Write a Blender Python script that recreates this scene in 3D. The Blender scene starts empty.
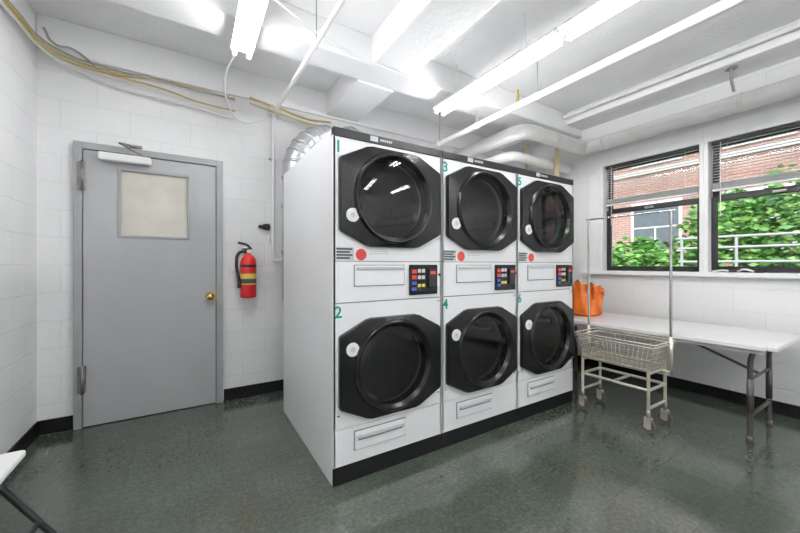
import bpy, bmesh, math, random
from mathutils import Vector, Matrix
random.seed(7)
scene=bpy.context.scene
col=scene.collection
try:
    scene.view_settings.view_transform='Standard'
except Exception: pass

# ---------------------------------------------------------------- materials
def mat(name,c,rough=.5,metal=0,emit=None,es=0,noise=0,nscale=8,bump=0,bscale=40,coat=0,spec=None):
    m=bpy.data.materials.new(name); m.use_nodes=True
    nt=m.node_tree; b=nt.nodes['Principled BSDF']
    b.inputs['Base Color'].default_value=(*c,1)
    b.inputs['Roughness'].default_value=rough
    b.inputs['Metallic'].default_value=metal
    if coat: b.inputs['Coat Weight'].default_value=coat
    if spec is not None: b.inputs['Specular IOR Level'].default_value=spec
    if emit:
        b.inputs['Emission Color'].default_value=(*emit,1); b.inputs['Emission Strength'].default_value=es
    if noise or bump:
        tc=nt.nodes.new('ShaderNodeTexCoord')
    if noise:
        n=nt.nodes.new('ShaderNodeTexNoise'); n.inputs['Scale'].default_value=nscale; n.inputs['Detail'].default_value=5
        nt.links.new(tc.outputs['Object'],n.inputs['Vector'])
        r=nt.nodes.new('ShaderNodeValToRGB')
        r.color_ramp.elements[0].position=.3; r.color_ramp.elements[1].position=.7
        r.color_ramp.elements[0].color=(*[x*(1-noise) for x in c],1)
        r.color_ramp.elements[1].color=(*[min(1,x*(1+noise*.4)) for x in c],1)
        nt.links.new(n.outputs['Fac'],r.inputs['Fac']); nt.links.new(r.outputs['Color'],b.inputs['Base Color'])
    if bump:
        n2=nt.nodes.new('ShaderNodeTexNoise'); n2.inputs['Scale'].default_value=bscale
        nt.links.new(tc.outputs['Object'],n2.inputs['Vector'])
        bp=nt.nodes.new('ShaderNodeBump'); bp.inputs['Strength'].default_value=bump; bp.inputs['Distance'].default_value=.01
        nt.links.new(n2.outputs['Fac'],bp.inputs['Height']); nt.links.new(bp.outputs['Normal'],b.inputs['Normal'])
    return m

def block_mat(name,axis,c1,c2,mortar,bw,bh,msize,bumps,rough=.6,noise_amt=.04):
    m=bpy.data.materials.new(name); m.use_nodes=True; nt=m.node_tree; L=nt.links.new
    b=nt.nodes['Principled BSDF']; b.inputs['Roughness'].default_value=rough
    tc=nt.nodes.new('ShaderNodeTexCoord'); sp=nt.nodes.new('ShaderNodeSeparateXYZ'); cb=nt.nodes.new('ShaderNodeCombineXYZ')
    L(tc.outputs['Object'],sp.inputs[0]); L(sp.outputs[axis],cb.inputs[0]); L(sp.outputs['Z'],cb.inputs[1])
    br=nt.nodes.new('ShaderNodeTexBrick'); L(cb.outputs[0],br.inputs['Vector'])
    br.inputs['Scale'].default_value=1; br.inputs['Brick Width'].default_value=bw; br.inputs['Row Height'].default_value=bh
    br.inputs['Mortar Size'].default_value=msize; br.inputs['Mortar Smooth'].default_value=.4
    br.inputs['Color1'].default_value=(*c1,1); br.inputs['Color2'].default_value=(*c2,1); br.inputs['Mortar'].default_value=(*mortar,1)
    n=nt.nodes.new('ShaderNodeTexNoise'); n.inputs['Scale'].default_value=1.7; n.inputs['Detail'].default_value=8; L(tc.outputs['Object'],n.inputs['Vector'])
    mr=nt.nodes.new('ShaderNodeMapRange'); mr.inputs['From Min'].default_value=.3; mr.inputs['From Max'].default_value=.7
    mr.inputs['To Min'].default_value=1-noise_amt*2; mr.inputs['To Max'].default_value=1
    L(n.outputs['Fac'],mr.inputs['Value'])
    mx=nt.nodes.new('ShaderNodeVectorMath'); mx.operation='SCALE'; L(br.outputs['Color'],mx.inputs[0]); L(mr.outputs[0],mx.inputs['Scale'])
    L(mx.outputs[0],b.inputs['Base Color'])
    n2=nt.nodes.new('ShaderNodeTexNoise'); n2.inputs['Scale'].default_value=45; n2.inputs['Detail'].default_value=4; L(tc.outputs['Object'],n2.inputs['Vector'])
    inv=nt.nodes.new('ShaderNodeMath'); inv.operation='MULTIPLY_ADD'; inv.inputs[1].default_value=-1.0
    L(br.outputs['Fac'],inv.inputs[0]); 
    sc=nt.nodes.new('ShaderNodeMath'); sc.operation='MULTIPLY'; sc.inputs[1].default_value=.6; L(n2.outputs['Fac'],sc.inputs[0]); L(sc.outputs[0],inv.inputs[2])
    bp=nt.nodes.new('ShaderNodeBump'); bp.inputs['Strength'].default_value=bumps; bp.inputs['Distance'].default_value=.006
    L(inv.outputs[0],bp.inputs['Height']); L(bp.outputs['Normal'],b.inputs['Normal'])
    return m

W=(.885,.885,.885)
M_wallx=block_mat('painted_block_x','X',W,(.875,.875,.88),(.84,.84,.84),.40,.20,.005,.40)
M_wally=block_mat('painted_block_y','Y',W,(.875,.875,.88),(.84,.84,.84),.40,.20,.005,.42)
M_brick=block_mat('red_brick','Y',(.66,.34,.26),(.54,.26,.20),(.64,.58,.52),.22,.075,.012,.5,.9,.15)
M_ceil=mat('ceiling_paint',(.88,.88,.885),.6,noise=.05,nscale=3,bump=.3,bscale=30)
M_beam=mat('beam_paint',(.89,.89,.895),.55,noise=.04,nscale=2,bump=.3,bscale=25)
M_black=mat('black_base',(.010,.010,.011),.45,noise=.3,spec=.3)
M_door=mat('door_grey',(.44,.445,.455),.4,noise=.04,nscale=3)
M_frame=mat('frame_grey',(.36,.365,.375),.4,noise=.05)
M_white=mat('white_enamel',(.89,.895,.905),.25,noise=.02,nscale=2)
M_side=mat('white_panel_side',(.87,.875,.885),.3,noise=.03,nscale=2)
M_seam=mat('seam_grey',(.22,.22,.23),.6,noise=.1)
M_gloss=mat('black_gloss',(.006,.006,.007),.24,noise=.1,spec=.45)
M_satin=mat('black_satin',(.02,.02,.022),.4,noise=.2)
M_drum=mat('drum_steel',(.40,.40,.41),.45,.5,noise=.15,nscale=30)
M_plate=mat('plate_grey',(.60,.61,.62),.35,noise=.05)
M_teal=mat('teal_vinyl',(.0,.32,.25),.5,noise=.05)
M_red=mat('red_paint',(.70,.02,.02),.3,noise=.08)
M_redst=mat('red_sticker',(.72,.06,.05),.5,noise=.05)
M_sticker=mat('white_sticker',(.84,.84,.83),.5,noise=.05)
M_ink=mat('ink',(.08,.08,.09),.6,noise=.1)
M_blue=mat('blue_button',(.05,.12,.5),.4,noise=.05)
M_yel=mat('yellow_label',(.75,.6,.1),.5,noise=.05)
M_brass=mat('brass',(.65,.45,.14),.25,1,noise=.05)
M_chrome=mat('chrome',(.6,.6,.6),.25,1,noise=.05)
M_steel=mat('worn_steel',(.32,.31,.30),.4,.8,noise=.3,nscale=20)
M_cart=mat('cart_wire',(.76,.71,.60),.3,.6,noise=.12,nscale=20)
M_galv=mat('galvanised_duct',(.50,.51,.53),.35,.6,noise=.2,nscale=6,bump=.4)
M_pipe=mat('white_pipe_lagging',(.84,.84,.82),.6,noise=.07,nscale=6,bump=.5,bscale=30)
M_yelpipe=mat('cream_pipe',(.66,.55,.30),.5,noise=.15)
M_cabY=mat('yellow_cable',(.58,.44,.18),.5,noise=.1)
M_cabG=mat('grey_cable',(.35,.34,.33),.5,noise=.1)
M_cabW=mat('white_cable',(.75,.75,.74),.5,noise=.05)
M_table=mat('table_laminate',(.84,.84,.83),.3,noise=.04,nscale=3)
M_legs=mat('table_leg_brown_grey',(.12,.11,.105),.4,.5,noise=.2)
M_orange=mat('orange_plastic_film',(.95,.20,.015),.35,noise=.3,nscale=9,bump=.6,bscale=12)
M_plastic=mat('chair_plastic',(.82,.82,.82),.35,noise=.03)
M_winwhite=mat('window_white_wood',(.88,.88,.88),.4,noise=.04)
M_blind=mat('blind_slat',(.80,.80,.81),.5,noise=.05)
M_tube=mat('fluorescent_tube',(1,1,1),.5,emit=(.985,.99,1.0),es=52)
M_leaf=mat('leaf_green',(.12,.36,.06),.5,noise=.6,nscale=3)
M_leaf2=mat('leaf_green_light',(.34,.60,.15),.5,noise=.5,nscale=3)
M_grass=mat('grass',(.12,.2,.06),.9,noise=.5)
M_rail=mat('rail_paint',(.65,.65,.66),.5,noise=.1)
M_concrete=mat('stone_band',(.7,.67,.62),.8,noise=.1)
M_extglass=mat('dark_window_glass',(.14,.16,.18),.1,noise=.2)
M_rubber=mat('rubber_wheel',(.14,.11,.09),.5,noise=.2)

def glass(name,tint,ior=1.45,rough=.02):
    m=bpy.data.materials.new(name); m.use_nodes=True; nt=m.node_tree; L=nt.links.new
    nt.nodes.remove(nt.nodes['Principled BSDF']); out=nt.nodes['Material Output']
    t=nt.nodes.new('ShaderNodeBsdfTransparent'); t.inputs[0].default_value=(*tint,1)
    g=nt.nodes.new('ShaderNodeBsdfGlossy'); g.inputs['Roughness'].default_value=rough
    f=nt.nodes.new('ShaderNodeFresnel'); f.inputs['IOR'].default_value=ior
    mx=nt.nodes.new('ShaderNodeMixShader'); L(f.outputs[0],mx.inputs[0]); L(t.outputs[0],mx.inputs[1]); L(g.outputs[0],mx.inputs[2]); L(mx.outputs[0],out.inputs[0])
    return m
M_wglass=glass('window_glass',(.97,.98,.975),1.2)
M_dglass=glass('dryer_glass',(.62,.62,.64),1.5,.03)

def floor_mat():
    m=bpy.data.materials.new('green_vinyl_tile'); m.use_nodes=True; nt=m.node_tree; L=nt.links.new
    b=nt.nodes['Principled BSDF']
    tc=nt.nodes.new('ShaderNodeTexCoord')
    n=nt.nodes.new('ShaderNodeTexNoise'); n.inputs['Scale'].default_value=48; n.inputs['Detail'].default_value=7; n.inputs['Roughness'].default_value=.8; n.inputs['Distortion'].default_value=.4
    L(tc.outputs['Object'],n.inputs['Vector'])
    r=nt.nodes.new('ShaderNodeValToRGB'); e=r.color_ramp.elements
    e[0].position=.32; e[0].color=(.046,.060,.046,1); e[1].position=.70; e[1].color=(.140,.162,.130,1)
    x=e.new(.5); x.color=(.080,.097,.077,1)
    L(n.outputs['Fac'],r.inputs[0])
    br=nt.nodes.new('ShaderNodeTexBrick'); br.offset=0; br.inputs['Scale'].default_value=1; br.inputs['Brick Width'].default_value=.305; br.inputs['Row Height'].default_value=.305
    br.inputs['Mortar Size'].default_value=.0014; br.inputs['Color1'].default_value=(1,1,1,1); br.inputs['Color2'].default_value=(.87,.89,.87,1); br.inputs['Mortar'].default_value=(.65,.65,.65,1)
    L(tc.outputs['Object'],br.inputs['Vector'])
    mu=nt.nodes.new('ShaderNodeVectorMath'); mu.operation='MULTIPLY'; L(r.outputs[0],mu.inputs[0]); L(br.outputs['Color'],mu.inputs[1])
    n3=nt.nodes.new('ShaderNodeTexNoise'); n3.inputs['Scale'].default_value=2.2; n3.inputs['Detail'].default_value=8; n3.inputs['Roughness'].default_value=.65; L(tc.outputs['Object'],n3.inputs['Vector'])
    m3=nt.nodes.new('ShaderNodeMapRange'); m3.inputs['From Min'].default_value=.25; m3.inputs['From Max'].default_value=.75; m3.inputs['To Min'].default_value=.75; m3.inputs['To Max'].default_value=1.25; L(n3.outputs['Fac'],m3.inputs['Value'])
    s3=nt.nodes.new('ShaderNodeVectorMath'); s3.operation='SCALE'; L(mu.outputs[0],s3.inputs[0]); L(m3.outputs[0],s3.inputs['Scale'])
    L(s3.outputs[0],b.inputs['Base Color'])
    m4=nt.nodes.new('ShaderNodeMapRange'); m4.inputs['From Min'].default_value=.3; m4.inputs['From Max'].default_value=.7; m4.inputs['To Min'].default_value=.10; m4.inputs['To Max'].default_value=.17
    L(n3.outputs['Fac'],m4.inputs['Value']); L(m4.outputs[0],b.inputs['Roughness'])
    b.inputs['Specular IOR Level'].default_value=.8
    b.inputs['IOR'].default_value=1.55
    n4=nt.nodes.new('ShaderNodeTexNoise'); n4.inputs['Scale'].default_value=7; n4.inputs['Detail'].default_value=3; L(tc.outputs['Object'],n4.inputs['Vector'])
    bp=nt.nodes.new('ShaderNodeBump'); bp.inputs['Strength'].default_value=.06; bp.inputs['Distance'].default_value=.01; L(n4.outputs['Fac'],bp.inputs['Height']); L(bp.outputs[0],b.inputs['Normal'])
    return m
M_floor=floor_mat()

def wired_glass():
    m=bpy.data.materials.new('wired_glass'); m.use_nodes=True; nt=m.node_tree; L=nt.links.new
    b=nt.nodes['Principled BSDF']; b.inputs['Roughness'].default_value=.12
    tc=nt.nodes.new('ShaderNodeTexCoord'); sp=nt.nodes.new('ShaderNodeSeparateXYZ'); cb=nt.nodes.new('ShaderNodeCombineXYZ')
    L(tc.outputs['Object'],sp.inputs[0])
    a=nt.nodes.new('ShaderNodeMath'); a.operation='ADD'; s=nt.nodes.new('ShaderNodeMath'); s.operation='SUBTRACT'
    L(sp.outputs['X'],a.inputs[0]); L(sp.outputs['Z'],a.inputs[1]); L(sp.outputs['X'],s.inputs[0]); L(sp.outputs['Z'],s.inputs[1])
    L(a.outputs[0],cb.inputs[0]); L(s.outputs[0],cb.inputs[1])
    br=nt.nodes.new('ShaderNodeTexBrick'); br.offset=0; br.inputs['Scale'].default_value=1; br.inputs['Brick Width'].default_value=.024; br.inputs['Row Height'].default_value=.024
    br.inputs['Mortar Size'].default_value=.0012; br.inputs['Color1'].default_value=(.70,.67,.59,1); br.inputs['Color2'].default_value=(.69,.66,.58,1); br.inputs['Mortar'].default_value=(.50,.48,.42,1)
    L(cb.outputs[0],br.inputs['Vector'])
    n=nt.nodes.new('ShaderNodeTexNoise'); n.inputs['Scale'].default_value=4; L(tc.outputs['Object'],n.inputs['Vector'])
    m3=nt.nodes.new('ShaderNodeMapRange'); m3.inputs['To Min'].default_value=.7; m3.inputs['To Max'].default_value=1.2; L(n.outputs['Fac'],m3.inputs['Value'])
    s3=nt.nodes.new('ShaderNodeVectorMath'); s3.operation='SCALE'; L(br.outputs['Color'],s3.inputs[0]); L(m3.outputs[0],s3.inputs['Scale'])
    L(s3.outputs[0],b.inputs['Base Color'])
    return m
M_wired=wired_glass()

# ---------------------------------------------------------------- geometry helpers
def obj_from_bm(bm,name,m,smooth=False):
    me=bpy.data.meshes.new(name); bm.to_mesh(me); bm.free()
    o=bpy.data.objects.new(name,me); col.objects.link(o)
    for mm in (m if isinstance(m,(list,tuple)) else [m]): me.materials.append(mm)
    if smooth:
        for p in me.polygons: p.use_smooth=True
    return o
def addbox(bm,x0,x1,y0,y1,z0,z1,mi=0):
    v=[bm.verts.new(p) for p in [(x0,y0,z0),(x1,y0,z0),(x1,y1,z0),(x0,y1,z0),(x0,y0,z1),(x1,y0,z1),(x1,y1,z1),(x0,y1,z1)]]
    for f in [(0,3,2,1),(4,5,6,7),(0,1,5,4),(1,2,6,5),(2,3,7,6),(3,0,4,7)]:
        fc=bm.faces.new([v[i] for i in f]); fc.material_index=mi
def bevel(o,w,seg=2):
    md=o.modifiers.new('bevel','BEVEL'); md.width=w; md.segments=seg; md.limit_method='ANGLE'; md.angle_limit=math.radians(40)
    return o
def box(name,x0,x1,y0,y1,z0,z1,m,bv=0):
    bm=bmesh.new(); addbox(bm,x0,x1,y0,y1,z0,z1); o=obj_from_bm(bm,name,m)
    if bv: bevel(o,bv)
    return o
def boxes(name,lst,m,bv=0):
    bm=bmesh.new()
    for l in lst: addbox(bm,*l)
    o=obj_from_bm(bm,name,m)
    if bv: bevel(o,bv)
    return o
def cyl(name,p0,p1,r,m,r2=None,seg=24,smooth=True):
    p0=Vector(p0);p1=Vector(p1); d=p1-p0
    bm=bmesh.new()
    bmesh.ops.create_cone(bm,cap_ends=True,segments=seg,radius1=r,radius2=r if r2 is None else r2,depth=d.length)
    mt=Matrix.Translation((p0+p1)/2)@d.to_track_quat('Z','Y').to_matrix().to_4x4()
    bmesh.ops.transform(bm,matrix=mt,verts=bm.verts)
    o=obj_from_bm(bm,name,m)
    if smooth:
        for p in o.data.polygons: p.use_smooth=len(p.vertices)==4
    return o
def tube(name,pts,r,m,kind='POLY',res=3,rad=None):
    """one curve object; pts = list of polylines"""
    if not isinstance(pts[0][0],(list,tuple,Vector)): pts=[pts]
    cu=bpy.data.curves.new(name,'CURVE'); cu.dimensions='3D'; cu.bevel_depth=r; cu.bevel_resolution=res; cu.use_fill_caps=True
    for pl in pts:
        if kind=='POLY':
            s=cu.splines.new('POLY'); s.points.add(len(pl)-1)
            for i,p in enumerate(pl): s.points[i].co=(*p,1)
        else:
            s=cu.splines.new('BEZIER'); s.bezier_points.add(len(pl)-1)
            for i,p in enumerate(pl):
                s.bezier_points[i].co=p; s.bezier_points[i].handle_left_type='AUTO'; s.bezier_points[i].handle_right_type='AUTO'
    cu.materials.append(m)
    o=bpy.data.objects.new(name,cu); col.objects.link(o)
    dg=bpy.context.evaluated_depsgraph_get(); dg.update()
    me=bpy.data.meshes.new_from_object(o.evaluated_get(dg)); 
    bpy.data.objects.remove(o); 
    o=bpy.data.objects.new(name,me); col.objects.link(o)
    if not me.materials: me.materials.append(m)
    for p in me.polygons: p.use_smooth=True
    return o
def rounded(pl,rad,n=6):
    pl=[Vector(p) for p in pl]; out=[pl[0]]
    for i in range(1,len(pl)-1):
        a,b,c=pl[i-1],pl[i],pl[i+1]
        u=(a-b).normalized(); v=(c-b).normalized(); rr=min(rad,(a-b).length*.49,(c-b).length*.49)
        s=b+u*rr; e=b+v*rr
        for k in range(n+1):
            t=k/n; out.append((1-t)**2*s+2*t*(1-t)*b+t*t*e)
    out.append(pl[-1]); return [tuple(p) for p in out]
def group(name,loc,objs):
    e=bpy.data.objects.new(name,None); e.location=loc; e.empty_display_size=.1; col.objects.link(e)
    inv=Matrix.Translation(-Vector(loc))
    for o in objs:
        o.parent=e; o.matrix_parent_inverse=inv
    return e
def text(name,s,loc,size,m,rot=(math.pi/2,0,0)):
    cu=bpy.data.curves.new(name,'FONT'); cu.body=s; cu.size=size; cu.extrude=.0008; cu.offset=size*.02
    o=bpy.data.objects.new(name,cu); col.objects.link(o); cu.materials.append(m)
    dg=bpy.context.evaluated_depsgraph_get(); dg.update()
    me=bpy.data.meshes.new_from_object(o.evaluated_get(dg)); bpy.data.objects.remove(o)
    me.transform(Matrix.Translation(loc)@Matrix.Rotation(rot[2],4,'Z')@Matrix.Rotation(rot[0],4,'X'))
    o=bpy.data.objects.new(name,me); col.objects.link(o)
    if not me.materials: me.materials.append(m)
    return o

# ---------------------------------------------------------------- room shell
XL,XR,YB,YF,H=-.92,4.05,3.39,-2.4,2.97
box('floor',XL-.2,XR+.25,YF-.2,YB+.25,-.1,0,M_floor)
box('ceiling',XL-.2,XR+.25,YF-.2,YB+.25,H,H+.2,M_ceil)
box('wall_left',XL-.2,XL,YF-.2,YB+.25,0,H,M_wally)
box('wall_front',XL,XR,YF-.2,YF,0,H,M_wallx)
box('wall_back',XL,XR+.25,YB,YB+.25,0,H,M_wallx)
WY0,WY1,WZ0,WZ1=.27,2.26,1.13,2.48
boxes('wall_right',[(XR,XR+.25,YF-.2,YB,0,WZ0),(XR,XR+.25,YF-.2,YB,WZ1,H),(XR,XR+.25,WY1,YB,WZ0,WZ1),(XR,XR+.25,YF-.2,WY0,WZ0,WZ1)],M_wally)
box('baseboard_left',XL,XL+.012,YF,YB,0,.10,M_black,.003)
boxes('baseboard_back',[(XL+.012,-.73,YB-.012,YB,0,.10),(.255,XR-.012,YB-.012,YB,0,.10)],M_black,.003)
box('baseboard_right',XR-.012,XR,YF,YB,0,.10,M_black,.003)
bz=2.75
box('beam_cross',XL,XR,2.35,2.60,bz,H,M_beam,.01)
box('beam_cross.001',XL,XR,-.9,-.6,bz,H,M_beam,.01)
boxes('beam_main',[(1.19,1.54,YF,-.9,bz-.01,H),(1.19,1.54,-.6,2.35,bz-.01,H),(1.19,1.54,2.60,YB,bz-.01,H)],M_beam,.01)
boxes('beam_edge',[(3.72,XR,YF,-.9,2.83,H),(3.72,XR,-.6,2.35,2.83,H),(3.72,XR,2.6,YB,2.83,H)],M_beam,.008)
box('trim_1',XL,XR,YB-.03,YB,2.72,H,M_beam,.008)

# ---------------------------------------------------------------- door
parts=[]
parts.append(boxes('frame',[(-.723,-.675,YB-.045,YB,0,2.11),(.195,.245,YB-.045,YB,0,2.11),(-.675,.195,YB-.045,YB,2.06,2.11)],M_frame,.004))
gx0,gx1,gz0,gz1=-.453,-.016,1.43,1.936
parts.append(boxes('leaf',[(-.67,gx0,YB-.03,YB-.002,.008,2.055),(gx1,.19,YB-.03,YB-.002,.008,2.055),(gx0,gx1,YB-.03,YB-.002,.008,gz0),(gx0,gx1,YB-.03,YB-.002,gz1,2.055)],M_door))
parts.append(box('leaf_edge_shadow_gap',-.675,.195,YB-.004,YB-.001,.0,2.06,M_satin))
parts.append(box('wired_glass_pane',gx0,gx1,YB-.018,YB-.006,gz0,gz1,M_wired))
t=.018
parts.append(boxes('glass_stop',[(gx0-t,gx0+.004,YB-.038,YB-.03,gz0-t,gz1+t),(gx1-.004,gx1+t,YB-.038,YB-.03,gz0-t,gz1+t),(gx0,gx1,YB-.038,YB-.03,gz0-t,gz0+.004),(gx0,gx1,YB-.038,YB-.03,gz1-.004,gz1+t)],M_frame,.003))
for z in (.36,1.86): 
    parts.append(box('hinge_leaf',-.70,-.655,YB-.052,YB-.03,z-.10,z+.10,M_steel,.003))
    parts.append(cyl('hinge_pin',(-.672,YB-.055,z-.105),(-.672,YB-.055,z+.105),.010,M_steel))
parts.append(box('door_closer_body',-.58,-.26,YB-.10,YB-.03,1.985,2.045,M_sticker,.012))
parts.append(tube('door_closer_arm',[(-.30,YB-.065,2.05),(-.44,YB-.18,2.10),(-.36,YB-.05,2.125)],.009,M_steel))
parts.append(box('door_closer_bracket',-.40,-.32,YB-.06,YB-.03,2.115,2.135,M_steel,.003))
kx,kz=.146,.933
parts.append(cyl('knob_rose',(kx,YB-.03,kz),(kx,YB-.045,kz),.034,M_brass))
parts.append(cyl('knob_stem',(kx,YB-.045,kz),(kx,YB-.07,kz),.013,M_brass))
bm=bmesh.new(); bmesh.ops.create_uvsphere(bm,u_segments=20,v_segments=12,radius=.029); bmesh.ops.scale(bm,vec=(1,.7,1),verts=bm.verts); bmesh.ops.translate(bm,vec=(kx,YB-.083,kz),verts=bm.verts)
parts.append(obj_from_bm(bm,'knob',M_brass,True))
parts.append(box('latch_plate',.187,.197,YB-.05,YB-.03,.88,.99,M_brass))
group('door_1',(-.24,YB,0),parts)

# ---------------------------------------------------------------- dryers
def poly_ray(poly,ang):
    d=Vector((math.cos(ang),math.sin(ang))); best=None
    n=len(poly)
    for i in range(n):
        a=Vector(poly[i]); b=Vector(poly[(i+1)%n]); e=b-a
        den=d.x*e.y-d.y*e.x
        if abs(den)<1e-9: continue
        t_=(a.x*e.y-a.y*e.x)/den; s_=(a.x*d.y-a.y*d.x)/den
        if t_>0 and -1e-6<=s_<=1+1e-6: best=t_ if best is None else min(best,t_)
    return d*best
def loops_mesh(name,polyset,m,cx,cz,angs,smooth=False,cap_last=False,face_front=False):
    bm=bmesh.new(); rings=[]
    for kind,val,y in polyset:
        ring=[]
        for a in angs:
            if kind=='c': p=Vector((math.cos(a)*val,math.sin(a)*val))
            else:
                pl,sc=val; p=poly_ray(pl,a)*sc
            ring.append(bm.verts.new((cx+p.x,y,cz+p.y)))
        rings.append(ring)
    n=len(angs)
    for k in range(len(rings)-1):
        for i in range(n):
            f=bm.faces.new([rings[k][i],rings[k][(i+1)%n],rings[k+1][(i+1)%n],rings[k+1][i]])
            f.smooth=smooth
    if cap_last: bm.faces.new(rings[-1])
    bmesh.ops.recalc_face_normals(bm,faces=bm.faces)
    if face_front:
        bm.normal_update()
        if sum(f.normal.y*f.calc_area() for f in bm.faces)>0: bmesh.ops.reverse_faces(bm,faces=bm.faces)
    return obj_from_bm(bm,name,m)
OCT=[(-.35,-.195),(-.35,.195),(-.343,.208),(-.185,.288),(-.15,.296),(.15,.296),(.185,.288),(.343,.208),(.35,.195),(.35,-.195),(.343,-.208),(.185,-.288),(.15,-.296),(-.15,-.296),(-.185,-.288),(-.343,-.208)]
YD=1.75
def angset(polys):
    s=set(round(2*math.pi*i/72-math.pi,5) for i in range(72))
    for pl in polys:
        for p in pl: s.add(round(math.atan2(p[1],p[0]),5))
    return sorted(s)
def dryer(idx,x0,x1):
    P=[]; w=x1-x0; cx=(x0+x1)/2; yb=YD+1.14
    sx=w/.735
    P.append(boxes('cabinet',[(x0,x0+.012,YD,yb,.10,1.945),(x1-.012,x1,YD,yb,.10,1.945),(x0,x0+.012,YD+.012,yb,0,.10),(x1-.012,x1,YD+.012,yb,0,.10),(x0+.012,x1-.012,yb-.012,yb,0,1.945),(x0+.012,x1-.012,YD+.004,yb-.012,1.93,1.945),(x0+.012,x1-.012,YD+.06,YD+.9,.985,1.0)],M_side))
    P.append(box('top_trim',x0,x1,YD-.006,YD+.03,1.905,1.952,M_satin,.003))
    P.append(box('top_badge',x0+.22,x0+.27,YD-.009,YD-.006,1.914,1.944,M_plate,.002))
    P.append(boxes('top_badge_lettering',[(x0+.285+i*.014,x0+.294+i*.014,YD-.008,YD-.006,1.922,1.936) for i in range(6)],M_plate))
    P.append(box('kick_plate',x0,x1,YD+.003,YD+.012,0,.10,M_black))
    for (zlo,zhi,zc,up) in ((.997,1.903,1.592,True),(.305,.991,.615,False)):
        rect=[(x0+.002-cx,zlo-zc),(x1-.002-cx,zlo-zc),(x1-.002-cx,zhi-zc),(x0+.002-cx,zhi-zc)]
        oct_=[(a*sx*.968,b*.968) for a,b in OCT]
        A=angset([rect,oct_])
        nm='upper' if up else 'lower'
        P.append(loops_mesh(nm+'_front_panel',[('p',(rect,1),YD+.02),('p',(rect,1),YD),('c',.235,YD),('c',.235,YD+.06)],M_white,cx,zc,A))
        P.append(loops_mesh(nm+'_door_frame',[('p',(oct_,1),YD-.001),('p',(oct_,1),YD-.020),('p',(oct_,.985),YD-.030),('c',.268,YD-.036),('c',.263,YD-.048),('c',.256,YD-.054),('c',.246,YD-.052),('c',.228,YD-.030),('c',.224,YD+.02)],M_gloss,cx,zc,A))
        P.append(loops_mesh(nm+'_door_glass',[('c',.229,YD-.028),('c',.20,YD-.031),('c',.14,YD-.035),('c',.07,YD-.037),('c',.01,YD-.0375)],M_dglass,cx,zc,A,True,True,True))
        P.append(loops_mesh(nm+'_drum',[('c',.232,YD+.04),('c',.28,YD+.10),('c',.285,YD+.12),('c',.285,YD+.70),('c',.12,YD+.72),('c',.02,YD+.70)],M_drum,cx,zc,A,True,True))
        for k in range(3):
            a=math.radians(90+120*k+ (15 if up else 50))
            c=Vector((math.cos(a),math.sin(a)))
            P.append(cyl(nm+'_drum_fin',(cx+c.x*.27,YD+.13,zc+c.y*.27),(cx+c.x*.27,YD+.69,zc+c.y*.27),.028,M_drum,seg=8))
        sz=zc-.115 if up else zc+.125
        sx_=cx-.272
        P.append(cyl(nm+'_door_sticker',(sx_,YD-.028,sz),(sx_,YD-.0370,sz),.038,M_sticker))
        P.append(cyl(nm+'_sticker_print',(sx_,YD-.0365,sz),(sx_,YD-.0376,sz),.015,M_plate))
        P.append(text(nm+'_number',str(idx*2-1 if up else idx*2),(x0+.006,YD-.001,(1.82 if up else .915)),.090,M_teal))
    P.append(box('seam_strip',x0+.002,x1-.002,YD-.0015,YD+.004,1.222,1.226,M_seam))
    P.append(box('coin_panel',x0+.125,x0+.45,YD-.008,YD,1.085,1.20,M_white,.004))
    P.append(box('coin_panel_outline',x0+.121,x0+.454,YD-.003,YD,1.081,1.204,M_seam))
    P.append(box('coin_panel_lip',x0+.135,x0+.44,YD-.018,YD-.008,1.178,1.194,M_plate,.003))
    P.append(box('control_box',x0+.487,x0+.70,YD-.014,YD,1.018,1.205,M_gloss,.004))
    P.append(boxes('control_keys_red',[(x0+.50,x0+.535,YD-.018,YD-.014,1.15-.035*j,1.175-.035*j) for j in range(2)],M_redst))
    P.append(boxes('control_keys_blue',[(x0+.50,x0+.535,YD-.018,YD-.014,1.08-.035*j,1.10-.035*j) for j in range(2)],M_blue))
    P.append(boxes('control_keys_white',[(x0+.545+.03*i,x0+.567+.03*i,YD-.018,YD-.014,1.155-.04*j,1.178-.04*j) for i in range(2) for j in range(2)],M_plate))
    P.append(boxes('control_keys_yellow',[(x0+.545+.03*i,x0+.567+.03*i,YD-.018,YD-.014,1.065,1.085) for i in range(2)],M_yel))
    P.append(box('card_slot',x0+.625,x0+.685,YD-.024,YD-.014,1.06,1.18,M_satin,.004))
    P.append(box('card_slot_led',x0+.635,x0+.675,YD-.026,YD-.024,1.145,1.165,M_redst))
    P.append(box('notice_label',x0+.012,x0+.120,YD-.0010,YD,1.230,1.302,M_plate))
    P.append(boxes('notice_print',[(x0+.018,x0+.112-.016*(j%2),YD-.0022,YD-.0008,1.286-.0165*j,1.296-.0165*j) for j in range(4)],M_ink))
    P.append(cyl('round_red_sticker',(x0+.165,YD,1.262),(x0+.165,YD-.002,1.262),.033,M_redst))
    P.append(boxes('notice_print_right',[(x0+.22,x0+.34,YD-.0012,YD,1.280-.012*j,1.284-.012*j) for j in range(2)],M_plate))
    for zz in (.95,.36):
        for xx in (x0+.03,x1-.03): P.append(cyl('screw',(xx,YD,zz+.02),(xx,YD-.003,zz+.02),.006,M_chrome,seg=10))
    P.append(cyl('lock',(x1-.02,YD,1.14),(x1-.02,YD-.004,1.14),.009,M_satin))
    P.append(box('bottom_panel',x0+.002,x1-.002,YD,YD+.02,.10,.300,M_white,.002))
    P.append(box('lint_drawer_outline',x0+.121,x0+.460,YD-.003,YD,.166,.276,M_seam))
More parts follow.
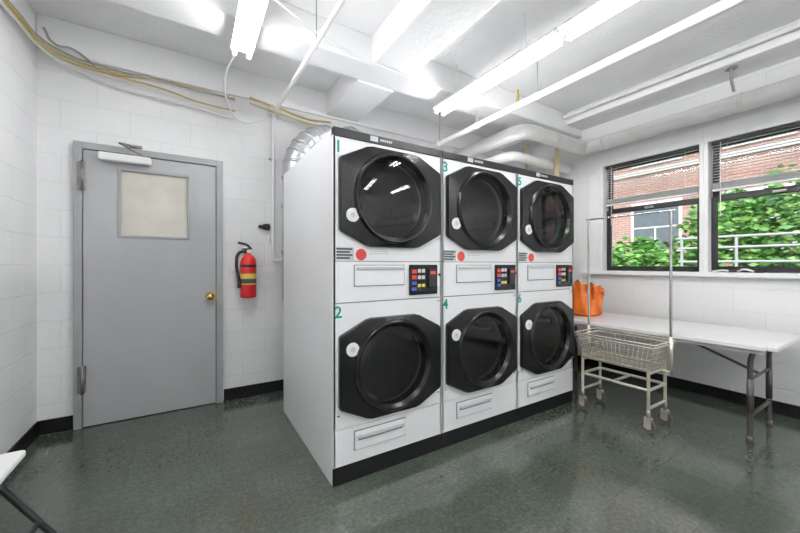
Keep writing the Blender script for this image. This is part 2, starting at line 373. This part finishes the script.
    P.append(box('lint_drawer',x0+.125,x0+.456,YD-.010,YD-.001,.170,.272,M_white,.004))
    P.append(box('lint_drawer_lip',x0+.14,x0+.44,YD-.024,YD-.010,.232,.250,M_plate,.004))
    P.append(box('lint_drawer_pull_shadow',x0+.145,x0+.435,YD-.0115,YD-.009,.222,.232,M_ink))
    P.append(box('backing',x0+.012,x1-.012,YD+.02,YD+.03,.10,.305,M_seam))
    P.append(box('backing_mid',x0+.012,x1-.012,YD+.021,YD+.03,.98,1.0,M_seam))
    group('stacked_dryer',(cx,YD+.57,0),P)
dryer(1,.657,1.401); dryer(2,1.404,2.136); dryer(3,2.139,2.872)

# exhaust ducts
for i,x in enumerate((.775,1.03,1.55,2.25)):
    y=3.02
    zt=2.12+(.04 if i==1 else 0)
    parts=[]
    pl=rounded([(x,y,.9),(x,y,zt),(x+.14,y+.04,zt+.22),(x+.34,y+.10,zt+.31),(x+.44,y+.20,zt+.32)],.15,8)
    parts.append(tube('duct_pipe',pl,.100,M_galv,res=5))
    for z in (1.3,1.7,1.95): parts.append(cyl('duct_collar',(x,y,z),(x,y,z+.03),.108,M_galv))
    for k in range(4,len(pl)-4,3):
        a=Vector(pl[k]); d=(Vector(pl[k+1])-Vector(pl[k-1])).normalized()*.011
        parts.append(cyl('duct_seam',a-d,a+d,.106,M_galv))
    group('exhaust_duct',(x,y,.9),parts)

# ---------------------------------------------------------------- pipes
pp=[tube('lagged_run',[(3.92,-2.38,2.56),(3.92,2.17,2.56)],.075,M_pipe,res=6)]
for y in (-.5,.9,2.0): pp.append(cyl('pipe_band',(3.92,y,2.56),(3.92,y+.03,2.56),.079,M_pipe))
group('heating_pipe',(3.92,.5,2.56),pp)
pp=[tube('lagged_run',rounded([(3.92,2.17,2.56),(3.92,2.25,2.56),(2.85,2.25,2.56),(2.85,3.35,2.56)],.16,10),.075,M_pipe,res=6)]
pp.append(cyl('pipe_band',(3.3,2.25,2.56),(3.33,2.25,2.56),.079,M_pipe))
group('heating_pipe',(3.3,2.3,2.56),pp)
group('heating_pipe',(3.0,2.5,2.38),[tube('lagged_run',rounded([(4.03,2.52,2.40),(2.98,2.52,2.40),(2.98,3.35,2.40)],.14,10),.055,M_pipe,res=6)])
tube('riser_pipe',[(3.66,2.425,0.0),(3.66,2.425,2.75)],.027,M_yelpipe)
tube('riser_pipe',[(3.86,3.0,0.0),(3.86,3.0,2.83)],.022,M_yelpipe)
sp=[tube('pipe_run',[(2.45,YF+.01,2.60),(2.45,YB-.035,2.60)],.030,M_winwhite,res=5)]
for y in (-1.2,.4,1.8,2.5,3.1):
    sp.append(tube('hanger_rod',[(2.45,y,2.62),(2.45,y,bz if y==2.5 else H)],.006,M_cabG)); sp.append(cyl('hanger_ring',(2.45,y-.01,2.60),(2.45,y+.01,2.60),.036,M_winwhite))
sp.append(tube('sprinkler_drop',[(2.45,2.0,2.6),(2.45,2.0,2.74)],.012,M_brass))
group('sprinkler_pipe',(2.45,0,2.6),sp)
tube('copper_pipe',[(3.66,-.58,2.90),(3.66,2.34,2.90)],.02,M_pipe)
hk=[tube('hook',rounded([(3.8,.95,2.83),(3.8,.95,2.72),(3.86,.95,2.65)],.03),.010,M_cabG),cyl('plate',(3.8,.95,2.82),(3.8,.95,2.83),.04,M_cabG)]
group('pipe_hanger',(3.8,.95,2.83),hk)

cc=[tube('conduit',rounded([(.72,YF+.01,2.62),(.70,1.5,2.62),(.665,YB-.05,2.62),(.665,YB-.05,1.28),(.665,YB-.05,1.25),(.90,YB-.05,1.25)],.06),.015,M_winwhite)]
for z in (1.45,2.2): cc.append(box('strap',.635,.695,YB-.04,YB-.0,z,z+.02,M_winwhite))
for y in (-1.1,1.0,2.2): cc.append(tube('hanger',[(.71,y,2.63),(.71,y,H)],.004,M_cabG))
cc.append(box('junction_box',.62,.71,YB-.09,YB-.03,2.60,2.70,M_winwhite,.006))
group('electrical_conduit',(.69,YB-.05,1.3),cc)
group('hose_valve',(.60,YB-.03,1.55),[cyl('socket',(.54,YB-.03,1.56),(.64,YB-.03,1.56),.016,M_satin),cyl('nut',(.58,YB-.03,1.56),(.61,YB-.03,1.56),.026,M_satin),box('bracket',.60,.64,YB-.02,YB,1.53,1.59,M_satin)])
# cables along the left and back wall
cb=[]
def cab(zo,yo,seed,drop=.0,x1=.62):
    rr=random.Random(seed); pts=[(XL+.03,.4,2.72+zo*.3),(XL+.03,1.3,2.725+zo*.4),(XL+.03,2.2,2.715+zo*.5),(XL+.04,YB-.45,2.705+zo*.6),(XL+.13,YB-.09,2.70+zo*.8)]
    x=XL+.42
    while x<x1:
        pts.append((x,YB-.045-yo,2.68+zo+rr.uniform(-.018,.018)-drop*(x-XL)*.05)); x+=.28
    return pts
cb.append(tube('cable_yellow',cab(.0,.0,1),.009,M_cabY,'BEZIER'))
cb.append(tube('cable_yellow',cab(-.04,.02,2,1),.007,M_cabY,'BEZIER'))
cb.append(tube('cable_grey',cab(.025,.01,3,.5),.007,M_cabG,'BEZIER'))
cb.append(tube('cable_white',cab(-.07,.0,4,1.5),.008,M_cabW,'BEZIER'))
cb.append(tube('cable_loop',[(-.86,YB-.1,2.84),(-.80,YB-.12,2.74),(-.72,YB-.06,2.76),(-.60,YB-.06,2.68)],.008,M_cabG,'BEZIER'))
group('cable_bundle',(0,YB-.05,2.7),cb)
group('cable_bundle',(.95,YB-.08,2.6),[tube('cable_yellow_end',[(.45,YB-.12,2.69),(.7,YB-.13,2.65),(.95,YB-.13,2.61),(1.2,YB-.13,2.63)],.010,M_cabY,'BEZIER'),
 tube('cable_yellow_end',[(.45,YB-.12,2.64),(.72,YB-.13,2.60),(.95,YB-.13,2.57),(1.25,YB-.13,2.57)],.008,M_cabY,'BEZIER')])
group('ceiling_wire',(1.2,2.2,2.73),[tube('wire',[(.32,2.0,2.74),(.75,2.2,2.73),(1.2,2.28,2.72),(1.7,2.33,2.71),(1.8,2.34,2.66)],.006,M_cabW,'BEZIER')])
group('lamp_feed_cable',(.30,2.6,2.6),[tube('feed',[(.27,2.56,2.66),(.22,2.75,2.58),(.26,3.0,2.46),(.40,3.22,2.44),(.58,3.26,2.52)],.007,M_cabW,'BEZIER')])

# ---------------------------------------------------------------- light fixtures
def fixture(x,y0,y1,z=2.66):
    P=[]
    bm=bmesh.new()
    prof=[(-.068,0.0),(-.068,.012),(-.03,.05),(.03,.05),(.068,.012),(.068,0)]
    a=[bm.verts.new((x+p[0],y0,z+p[1])) for p in prof]; b=[bm.verts.new((x+p[0],y1,z+p[1])) for p in prof]
    n=len(prof)
    for i in range(n): bm.faces.new([a[i],a[(i+1)%n],b[(i+1)%n],b[i]])
    bm.faces.new(a); bm.faces.new(b[::-1]); bmesh.ops.recalc_face_normals(bm,faces=bm.faces)
    P.append(obj_from_bm(bm,'housing',M_winwhite))
    for s in (-.044,.044):
        P.append(cyl('tube_lamp',(x+s,y0+.02,z-.022),(x+s,y1-.02,z-.022),.0135,M_tube,seg=12))
        for yy in (y0+.004,y1-.018): P.append(box('lamp_holder',x+s-.012,x+s+.012,yy,yy+.014,z-.042,z,M_winwhite))
    for yy in (y0+.25,y1-.25):
        P.append(tube('stem',[(x,yy,z+.045),(x,yy,H-.001)],.008,M_winwhite))
    group('fluorescent_light',(x,(y0+y1)/2,z),P)
fixture(.30,1.33,2.55); fixture(2.0,1.32,2.54); fixture(2.0,.06,1.28)
fixture(.30,-.55,.67); fixture(2.0,-2.2,-.98); fixture(3.2,-2.2,-.98); fixture(.30,-2.2,-.98)  # out-of-view fixtures, added to light room and dryer fronts from the camera side

# ---------------------------------------------------------------- windows
def window(name,y0,y1):
    P=[]
    zb,zt=WZ0+.01,2.33; xo=XR+.07
    fw=.04; zm=1.83
    def sash(nm,x,y0,y1,z0,z1):
        return boxes(nm,[(x,x+.035,y0,y0+fw,z0,z1),(x,x+.035,y1-fw,y1,z0,z1),(x,x+.035,y0+fw,y1-fw,z0,z0+fw+.01),(x,x+.035,y0+fw,y1-fw,z1-fw,z1)],M_satin,.004)
    P.append(sash('lower_sash',xo,y0,y1,zb,zm))
    P.append(sash('upper_sash',xo+.04,y0,y1,zm-.03,zt))
    P.append(box('lower_glass',xo+.014,xo+.018,y0+fw,y1-fw,zb+.04,zm-.03,M_wglass))
    P.append(box('upper_glass',xo+.054,xo+.058,y0+fw,y1-fw,zm,zt-.03,M_wglass))
    P.append(box('meeting_rail_lock',xo-.02,xo,(y0+y1)/2-.04,(y0+y1)/2+.04,zm-.03,zm-.008,M_steel,.003))
    P.append(boxes('blind_slats',[(xo-.05,xo-.024,y0+.02,y1-.02,zz,zz+.0015) for zz in [1.95+i*.026 for i in range(14)]]+[(xo-.05,xo-.024,y0+.02,y1-.02,zz,zz+.0015) for zz in [1.895+i*.006 for i in range(9)]],M_blind))
    P.append(box('blind_headrail',xo-.055,xo-.018,y0+.015,y1-.015,zt-.03,zt,M_satin,.003))
    P.append(box('blind_bottom_rail',xo-.05,xo-.024,y0+.02,y1-.02,1.875,1.89,M_winwhite,.003))
    P.append(tube('blind_cords',[[(xo-.037,yy,1.88),(xo-.037,yy,zt)] for yy in (y0+.12,y1-.12)],.0015,M_blind))
    P.append(tube('blind_wand',[(xo-.058,y1-.08,1.65),(xo-.058,y1-.08,zt-.02)],.003,M_blind))
    P.append(boxes('casing',[(XR-.012,XR+.20,y0-.032,y0,WZ0,zt),(XR-.012,XR+.20,y1,y1+.032,WZ0,zt),(XR-.012,XR+.20,y0-.032,y1+.032,zt,WZ1)],M_winwhite,.004))
    group(name,(xo,(y0+y1)/2,WZ0),P)
window('window_1',1.232,2.10)
window('window_2',.304,1.168)
boxes('trim_2',[(XR-.015,XR+.20,2.133,WY1,WZ0,WZ1)],M_winwhite,.004)
box('trim_3',XR-.07,XR+.20,.2,2.31,WZ0-.035,WZ0+.006,M_winwhite,.006)
it=[tube('cord_coil',[(4.02,1.13,1.146),(4.0,1.05,1.155),(4.04,.98,1.146),(4.0,.92,1.165),(4.02,.86,1.146)],.008,M_winwhite,'BEZIER'),
    tube('cord_plug',[(4.01,1.02,1.152),(4.02,.97,1.152)],.013,M_satin),tube('cord_plug',[(4.02,.86,1.15),(4.01,.80,1.15)],.012,M_satin)]
group('charging_cord',(4.01,1,1.14),it)

# ---------------------------------------------------------------- table
tx0,tx1,ty0,ty1,tz=3.12,3.92,.575,2.37,.68
P=[]
bm=bmesh.new(); addbox(bm,tx0,tx1,ty0,ty1,tz-.035,tz)
ve=[e for e in bm.edges if abs(e.verts[0].co.z-e.verts[1].co.z)>.01]
bmesh.ops.bevel(bm,geom=ve,offset=.05,segments=6,affect='EDGES')
P.append(bevel(obj_from_bm(bm,'table_top',M_table),.008,3))
P.append(boxes('apron',[(tx0+.03,tx0+.05,ty0+.06,ty1-.06,tz-.06,tz-.035),(tx1-.05,tx1-.03,ty0+.06,ty1-.06,tz-.06,tz-.035)],M_plate))
def legset(y,inw):
    s=1 if inw>0 else -1
    L=[]
    for x in (tx0+.14,tx1-.20):
        L.append(tube('leg',rounded([(x+.05,y,tz-.04),(x,y+.02*s,tz-.12),(x,y+.02*s,.03)],.05),.0155,M_legs))
        L.append(cyl('leg_foot',(x,y+.02*s,0),(x,y+.02*s,.035),.020,M_rubber))
        L.append(cyl('leg_sleeve',(x,y+.02*s,.20),(x,y+.02*s,.42),.0185,M_legs))
    L.append(tube('cross_bar',[(tx0+.14,y+.02*s,.17),(tx1-.20,y+.02*s,.17)],.012,M_legs))
    L.append(tube('cross_bar_top',[(tx0+.08,y,tz-.045),(tx1-.12,y,tz-.045)],.012,M_legs))
    xm=(tx0+tx1)/2-.03
    L.append(tube('brace',[(xm,y+.02*s,.42),(xm,y+inw,tz-.045)],.010,M_legs))
    L.append(tube('brace_bar',[(tx0+.14,y+.02*s,.42),(tx1-.20,y+.02*s,.42)],.010,M_legs))
    return L
P+=legset(.70,.55); P+=legset(2.25,-.55)
group('folding_table',(3.5,1.5,0),P)

# orange plastic bag on table
from mathutils import noise as mn
bm=bmesh.new(); NA,NZ=64,26; rings=[]
for k in range(NZ+1):
    t_=k/NZ; ring=[]
    for i in range(NA):
        a=2*math.pi*i/NA; ca,sa=math.cos(a),math.sin(a)
        sq=(abs(ca)**3+abs(sa)**3)**(-1/3)
        prof=1.0-.06*t_ if t_<.6 else (.964-.16*((t_-.6)/.4))
        if t_<.08: prof*=.80+.2*(t_/.08)
        fold=.05*math.sin(a*9+4*t_)*t_+.14*mn.noise(Vector((ca*1.6,sa*1.6,t_*2.2)))
        r=sq*(prof+fold)
        top=.27+.07*(abs(ca)**2.0)*(1.25 if ca<0 else .7)+.02*math.sin(a*5)
        z=t_*top
        ring.append(bm.verts.new((3.53+ca*r*.160+.02*t_,2.01+sa*r*.125,tz+.001+z)))
    rings.append(ring)
for k in range(NZ):
    for i in range(NA): bm.faces.new([rings[k][i],rings[k][(i+1)%NA],rings[k+1][(i+1)%NA],rings[k+1][i]])
bm.faces.new(rings[0][::-1])
body=obj_from_bm(bm,'bag_body',M_orange,True)
bag=[body]
bm=bmesh.new(); NF=12; g=[]
for i in range(NF+1):
    row=[]
    for j in range(NF+1):
        u=i/NF; v=j/NF
        row.append(bm.verts.new((3.42+.20*u+.01*math.sin(9*v),1.885-.02*math.sin(math.pi*v)-.015*mn.noise(Vector((u*5,v*5,2))),tz+.33-.05*u-v*(.10+.05*math.sin(5*u+1)))))
    g.append(row)
for i in range(NF):
    for j in range(NF): bm.faces.new([g[i][j],g[i+1][j],g[i+1][j+1],g[i][j+1]])
o=obj_from_bm(bm,'bag_flap',M_orange,True); md=o.modifiers.new('solid','SOLIDIFY'); md.thickness=.004; bag.append(o)
group('orange_plastic_bag',(3.52,2.0,tz),bag)

# ---------------------------------------------------------------- laundry cart
P=[]
bx0,bx1,by0,by1,bzt=2.74,3.09,1.08,1.66,.64
cx0,cx1,cy0,cy1,bzb=2.78,3.05,1.13,1.61,.45
def rect(x0,x1,y0,y1,z): return rounded([(x0+.03,y0,z),(x1,y0,z),(x1,y1,z),(x0,y1,z),(x0,y0,z),(x0+.03,y0,z)],.03,4)
def lp(t): return (bx0+(cx0-bx0)*t,bx1+(cx1-bx1)*t,by0+(cy0-by0)*t,by1+(cy1-by1)*t,bzt+(bzb-bzt)*t)
P.append(tube('basket_rim',[rect(*lp(0)),rect(*lp(.12))],.0055,M_cart))
wl=[rect(*lp(k)) for k in (.34,.56,.78,1)]
ny,nx=15,8
for i in range(ny+1):
    f=i/ny; yt=by0+(by1-by0)*f; yb_=cy0+(cy1-cy0)*f
    wl.append([(bx0,yt,bzt),(cx0,yb_,bzb),(cx1,yb_,bzb),(bx1,yt,bzt)])
for i in range(nx+1):
    f=i/nx; xt=bx0+(bx1-bx0)*f; xb=cx0+(cx1-cx0)*f
    wl.append([(xt,by0,bzt),(xb,cy0,bzb),(xb,cy1,bzb),(xt,by1,bzt)])
P.append(tube('basket_wires',wl,.0022,M_cart,res=1))
lx0,lx1,ly0,ly1=2.80,3.07,1.14,1.62
fr=[]
for x in (lx0,lx1):
    for y in (ly0,ly1):
        fr.append([(x,y,bzb+.02),(x,y,.13)])
fr+= [rect(lx0,lx1,ly0,ly1,.30), [(lx0,ly0,.42),(lx1,ly0,.42)],[(lx0,ly1,.42),(lx1,ly1,.42)],[(lx0,ly0,.44),(lx0,ly1,.44)],[(lx1,ly0,.44),(lx1,ly1,.44)],
      [(lx0,1.38,.30),(lx1,1.38,.30)],[(lx0,ly0,.17),(lx1,ly0,.17)],[(lx0,ly1,.17),(lx1,ly1,.17)]]
P.append(tube('frame',fr,.011,M_cart))
for x in (lx0,lx1):
    for y in (ly0,ly1):
        P.append(cyl('caster_stem',(x,y,.10),(x,y,.16),.014,M_steel))
        P.append(boxes('caster_fork',[(x-.020,x-.016,y-.022,y+.022,.035,.105),(x+.016,x+.020,y-.022,y+.022,.035,.105),(x-.020,x+.020,y-.022,y+.022,.10,.106)],M_cart))
        P.append(cyl('caster_wheel',(x-.013,y,.044),(x+.013,y,.044),.044,M_rubber))
        P.append(cyl('caster_hub',(x-.0145,y,.044),(x+.0145,y,.044),.020,M_plate))
px=2.98
P.append(tube('hanging_rail',[(px,by0-.01,.40),(px,by0-.01,1.60)],.009,M_chrome))
P.append(tube('hanging_rail',[(px,by1+.01,.40),(px,by1+.01,1.60)],.009,M_chrome))
P.append(tube('hanging_rail_top',[(px,by0-.04,1.60),(px,by1+.03,1.60)],.008,M_chrome))
P.append(cyl('pole_socket',(px,by0-.01,.44),(px,by0-.01,.68),.013,M_cart)); P.append(cyl('pole_socket',(px,by1+.01,.44),(px,by1+.01,.68),.013,M_cart))
P.append(tube('pole_brackets',[[(px,by0-.01,.42),(px,ly0,.42)],[(px,by1+.01,.42),(px,ly1,.42)]],.008,M_cart))
group('laundry_cart',(2.93,1.38,0),P)

# ---------------------------------------------------------------- fire extinguisher
ex,ey=.445,YB-.085
def lathe(name,prof,cx,cy,m,seg=32):
    bm=bmesh.new(); rings=[]
    for r,z in prof: rings.append([bm.verts.new((cx+math.cos(2*math.pi*i/seg)*r,cy+math.sin(2*math.pi*i/seg)*r,z)) for i in range(seg)])
    for k in range(len(rings)-1):
        for i in range(seg): bm.faces.new([rings[k][i],rings[k][(i+1)%seg],rings[k+1][(i+1)%seg],rings[k+1][i]])
    bm.faces.new(rings[0][::-1]); bm.faces.new(rings[-1])
    bmesh.ops.recalc_face_normals(bm,faces=bm.faces)
    return obj_from_bm(bm,name,m,True)
z0=.91
P=[lathe('cylinder_body',[(.05,z0),(.064,z0+.006),(.066,z0+.03),(.066,z0+.31),(.060,z0+.345),(.042,z0+.372),(.022,z0+.385),(.022,z0+.40)],ex,ey,M_red),
   lathe('valve',[(.018,z0+.395),(.022,z0+.40),(.022,z0+.425),(.015,z0+.43)],ex,ey,M_brass),
   lathe('label',[(.0664,z0+.12),(.0668,z0+.121),(.0668,z0+.215),(.0664,z0+.216)],ex,ey,M_yel),
   lathe('label_print',[(.0668,z0+.13),(.0671,z0+.131),(.0671,z0+.17),(.0668,z0+.171)],ex,ey,M_ink),
   boxes('handle_levers',[(ex-.055,ex+.03,ey-.012,ey+.012,z0+.43,z0+.442)],M_satin,.004),
   tube('upper_lever',rounded([(ex+.02,ey,z0+.44),(ex-.01,ey,z0+.475),(ex-.085,ey,z0+.49)],.02),.010,M_satin),
   tube('hose',[(ex-.02,ey,z0+.415),(ex-.075,ey-.01,z0+.40),(ex-.098,ey-.012,z0+.30),(ex-.085,ey-.012,z0+.20),(ex-.078,ey-.012,z0+.14)],.013,M_satin,'BEZIER'),
   cyl('hose_nozzle',(ex-.078,ey-.012,z0+.15),(ex-.074,ey-.012,z0+.09),.015,M_satin,.020),
   cyl('gauge',(ex+.01,ey-.02,z0+.415),(ex+.01,ey-.034,z0+.415),.018,M_sticker),
   box('wall_bracket',ex-.02,ex+.02,ey+.06,YB,z0+.10,z0+.40,M_satin),
   lathe('strap',[(.067,z0+.275),(.068,z0+.276),(.068,z0+.295),(.067,z0+.296)],ex,ey,M_satin)]
group('fire_extinguisher',(ex,ey,z0),P)
P=[box('plate',.30,.345,YB-.008,YB,1.09,1.19,M_sticker,.003),box('toggle',.318,.328,YB-.018,YB-.008,1.13,1.15,M_plate,.002)]
group('light_switch',(.32,YB,1.14),P)

# ---------------------------------------------------------------- chair
P=[]
sy0,sy1=1.54,1.99; sz=.49
bm=bmesh.new(); addbox(bm,-.87,-.54,sy0,sy1,sz-.03,sz)
ve=[e for e in bm.edges if abs(e.verts[0].co.z-e.verts[1].co.z)>.01]
bmesh.ops.bevel(bm,geom=ve,offset=.10,segments=10,affect='EDGES')
P.append(bevel(obj_from_bm(bm,'seat',M_plastic),.012,3))
bm=bmesh.new(); N=12
for i in range(N+1):
    f=i/N; y=sy0+.02+(sy1-sy0-.04)*f; bow=.025*(1-(2*f-1)**2)
    for (dx,z) in ((0,.66),(-.02,.84)):
        for th in (0,.018): bm.verts.new((-.845-bow+dx+th,y,z))
bm.verts.ensure_lookup_table()
for i in range(N):
    a=bm.verts[i*4:(i+1)*4]; b=bm.verts[(i+1)*4:(i+2)*4]
    for q in ((0,1),(1,3),(3,2),(2,0)): bm.faces.new([a[q[0]],a[q[1]],b[q[1]],b[q[0]]])
for a in (bm.verts[0:4],bm.verts[N*4:N*4+4]): bm.faces.new([a[0],a[1],a[3],a[2]])
bmesh.ops.recalc_face_normals(bm,faces=bm.faces)
P.append(bevel(obj_from_bm(bm,'backrest',M_plastic,False),.006))
for y in (sy0+.015,sy1-.015):
    P.append(tube('front_leg_and_back_post',rounded([(-.45,y,.012),(-.72,y,sz-.035),(-.852,y,.68),(-.872,y,.82)],.05),.012,M_satin))
    P.append(tube('rear_leg',rounded([(-.885,y+(.02 if y<1.75 else -.02),.012),(-.62,y+(.02 if y<1.75 else -.02),sz-.035)],.02),.011,M_satin))
P.append(tube('cross_bars',[[(-.532,sy0+.015,.145),(-.532,sy1-.015,.145)],[(-.83,sy0+.03,.10),(-.83,sy1-.03,.10)]],.010,M_satin))
group('folding_chair',(-.69,1.76,0),P)

# ---------------------------------------------------------------- exterior
box('ground',XR+.25,40,-25,40,.55,.75,M_grass)
P=[]
bx=13.0
win=[]
for fl in range(5):
    z=1.7+fl*2.9
    for k in range(14):
        y=-7.3+k*2.35
        win.append((y,y+1.25,z,z+1.5))
P.append(box('brick_facade',bx,bx+6,-15,30,.75,16,M_brick))
P.append(boxes('stone_bands',[(bx-.06,bx,-15,30,1.35+fl*2.9,1.5+fl*2.9) for fl in range(5)],M_concrete))
P.append(boxes('window_frames',[(bx-.05,bx,a-.08,b+.08,c-.08,d+.08) for a,b,c,d in win],M_winwhite))
P.append(boxes('window_panes',[q for a,b,c,d in win for q in ((bx-.07,bx-.04,a,(a+b)/2-.03,c,(c+d)/2-.03),(bx-.07,bx-.04,(a+b)/2+.03,b,c,(c+d)/2-.03),(bx-.07,bx-.04,a,b,(c+d)/2+.03,d))],M_extglass))
group('brick_apartment_building',(bx+3,6,.75),P)
def hedge(name,clumps,n,seed,size=.07):
    r=random.Random(seed); bm=bmesh.new()
    for cx,cy,cz,rx,ry,rz in clumps:
        for i in range(n):
            v=Vector((r.gauss(0,1),r.gauss(0,1),r.gauss(0,1))).normalized()*(r.uniform(.55,1.0))
            lump=1+.22*mn.noise(v*2.5+Vector((cx,cy,cz)))
            p=Vector((cx+v.x*rx*lump,cy+v.y*ry*lump,cz+v.z*rz*lump))
            if p.z<.76: p.z=.76+r.uniform(0,.2)
            s=size*r.uniform(.6,1.4)
            q=Vector((r.gauss(0,1),r.gauss(0,1),r.gauss(0,1))).normalized().to_track_quat('Z','Y')
            vs=[bm.verts.new(p+q@Vector(c)*s) for c in ((-1,0,0),(0,-.5,0),(1,0,0),(0,.5,.1))]
            f=bm.faces.new(vs); f.material_index=0 if r.random()<.5 else 1
    return obj_from_bm(bm,name,[M_leaf,M_leaf2])
hedge('hedge',[(8.6,1.0,1.55,1.0,1.2,1.4),(8.4,2.1,1.4,.9,.8,1.2),(8.8,-.4,1.5,1,1.2,1.2)],3800,1)
hedge('hedge',[(8.6,3.6,1.0,.8,.8,.85),(8.8,4.9,.95,.8,.8,.80),(9.0,6.3,.9,.8,1.0,.75),(8.2,4.2,.8,.6,.9,.5)],2500,2)
rp=[]
for z in (1.05,1.25,1.45,1.60): rp.append([(6.4,-1.5,z),(6.4,2.2,z)])
for k in range(7): rp.append([(6.4,-1.5+k*.61,.75),(6.4,-1.5+k*.61,1.62)])
tube('railing',rp,.018,M_rail)

# ---------------------------------------------------------------- world, sun, camera
w=bpy.data.worlds.new('sky'); scene.world=w; w.use_nodes=True; nt=w.node_tree
bg=nt.nodes['Background']; sk=nt.nodes.new('ShaderNodeTexSky'); sk.sky_type='NISHITA'; sk.sun_disc=False; sk.sun_elevation=math.radians(45); sk.sun_rotation=math.radians(-90)
nt.links.new(sk.outputs[0],bg.inputs[0]); bg.inputs['Strength'].default_value=.32
sl=bpy.data.lights.new('sun','SUN'); sl.energy=4.0; sl.angle=math.radians(2); so=bpy.data.objects.new('sun',sl); col.objects.link(so)
so.rotation_euler=Vector((.65,.35,-.75)).to_track_quat('-Z','Y').to_euler(); so.location=(0,0,12)

cd=bpy.data.cameras.new('camera'); cam=bpy.data.objects.new('camera',cd); col.objects.link(cam)
cam.location=(0,0,1.203); cam.rotation_euler=(math.pi/2,0,-math.radians(31.7)); cd.sensor_width=36; cd.lens=340/800*36; cd.shift_y=-.0019; cd.clip_start=.05
scene.camera=cam
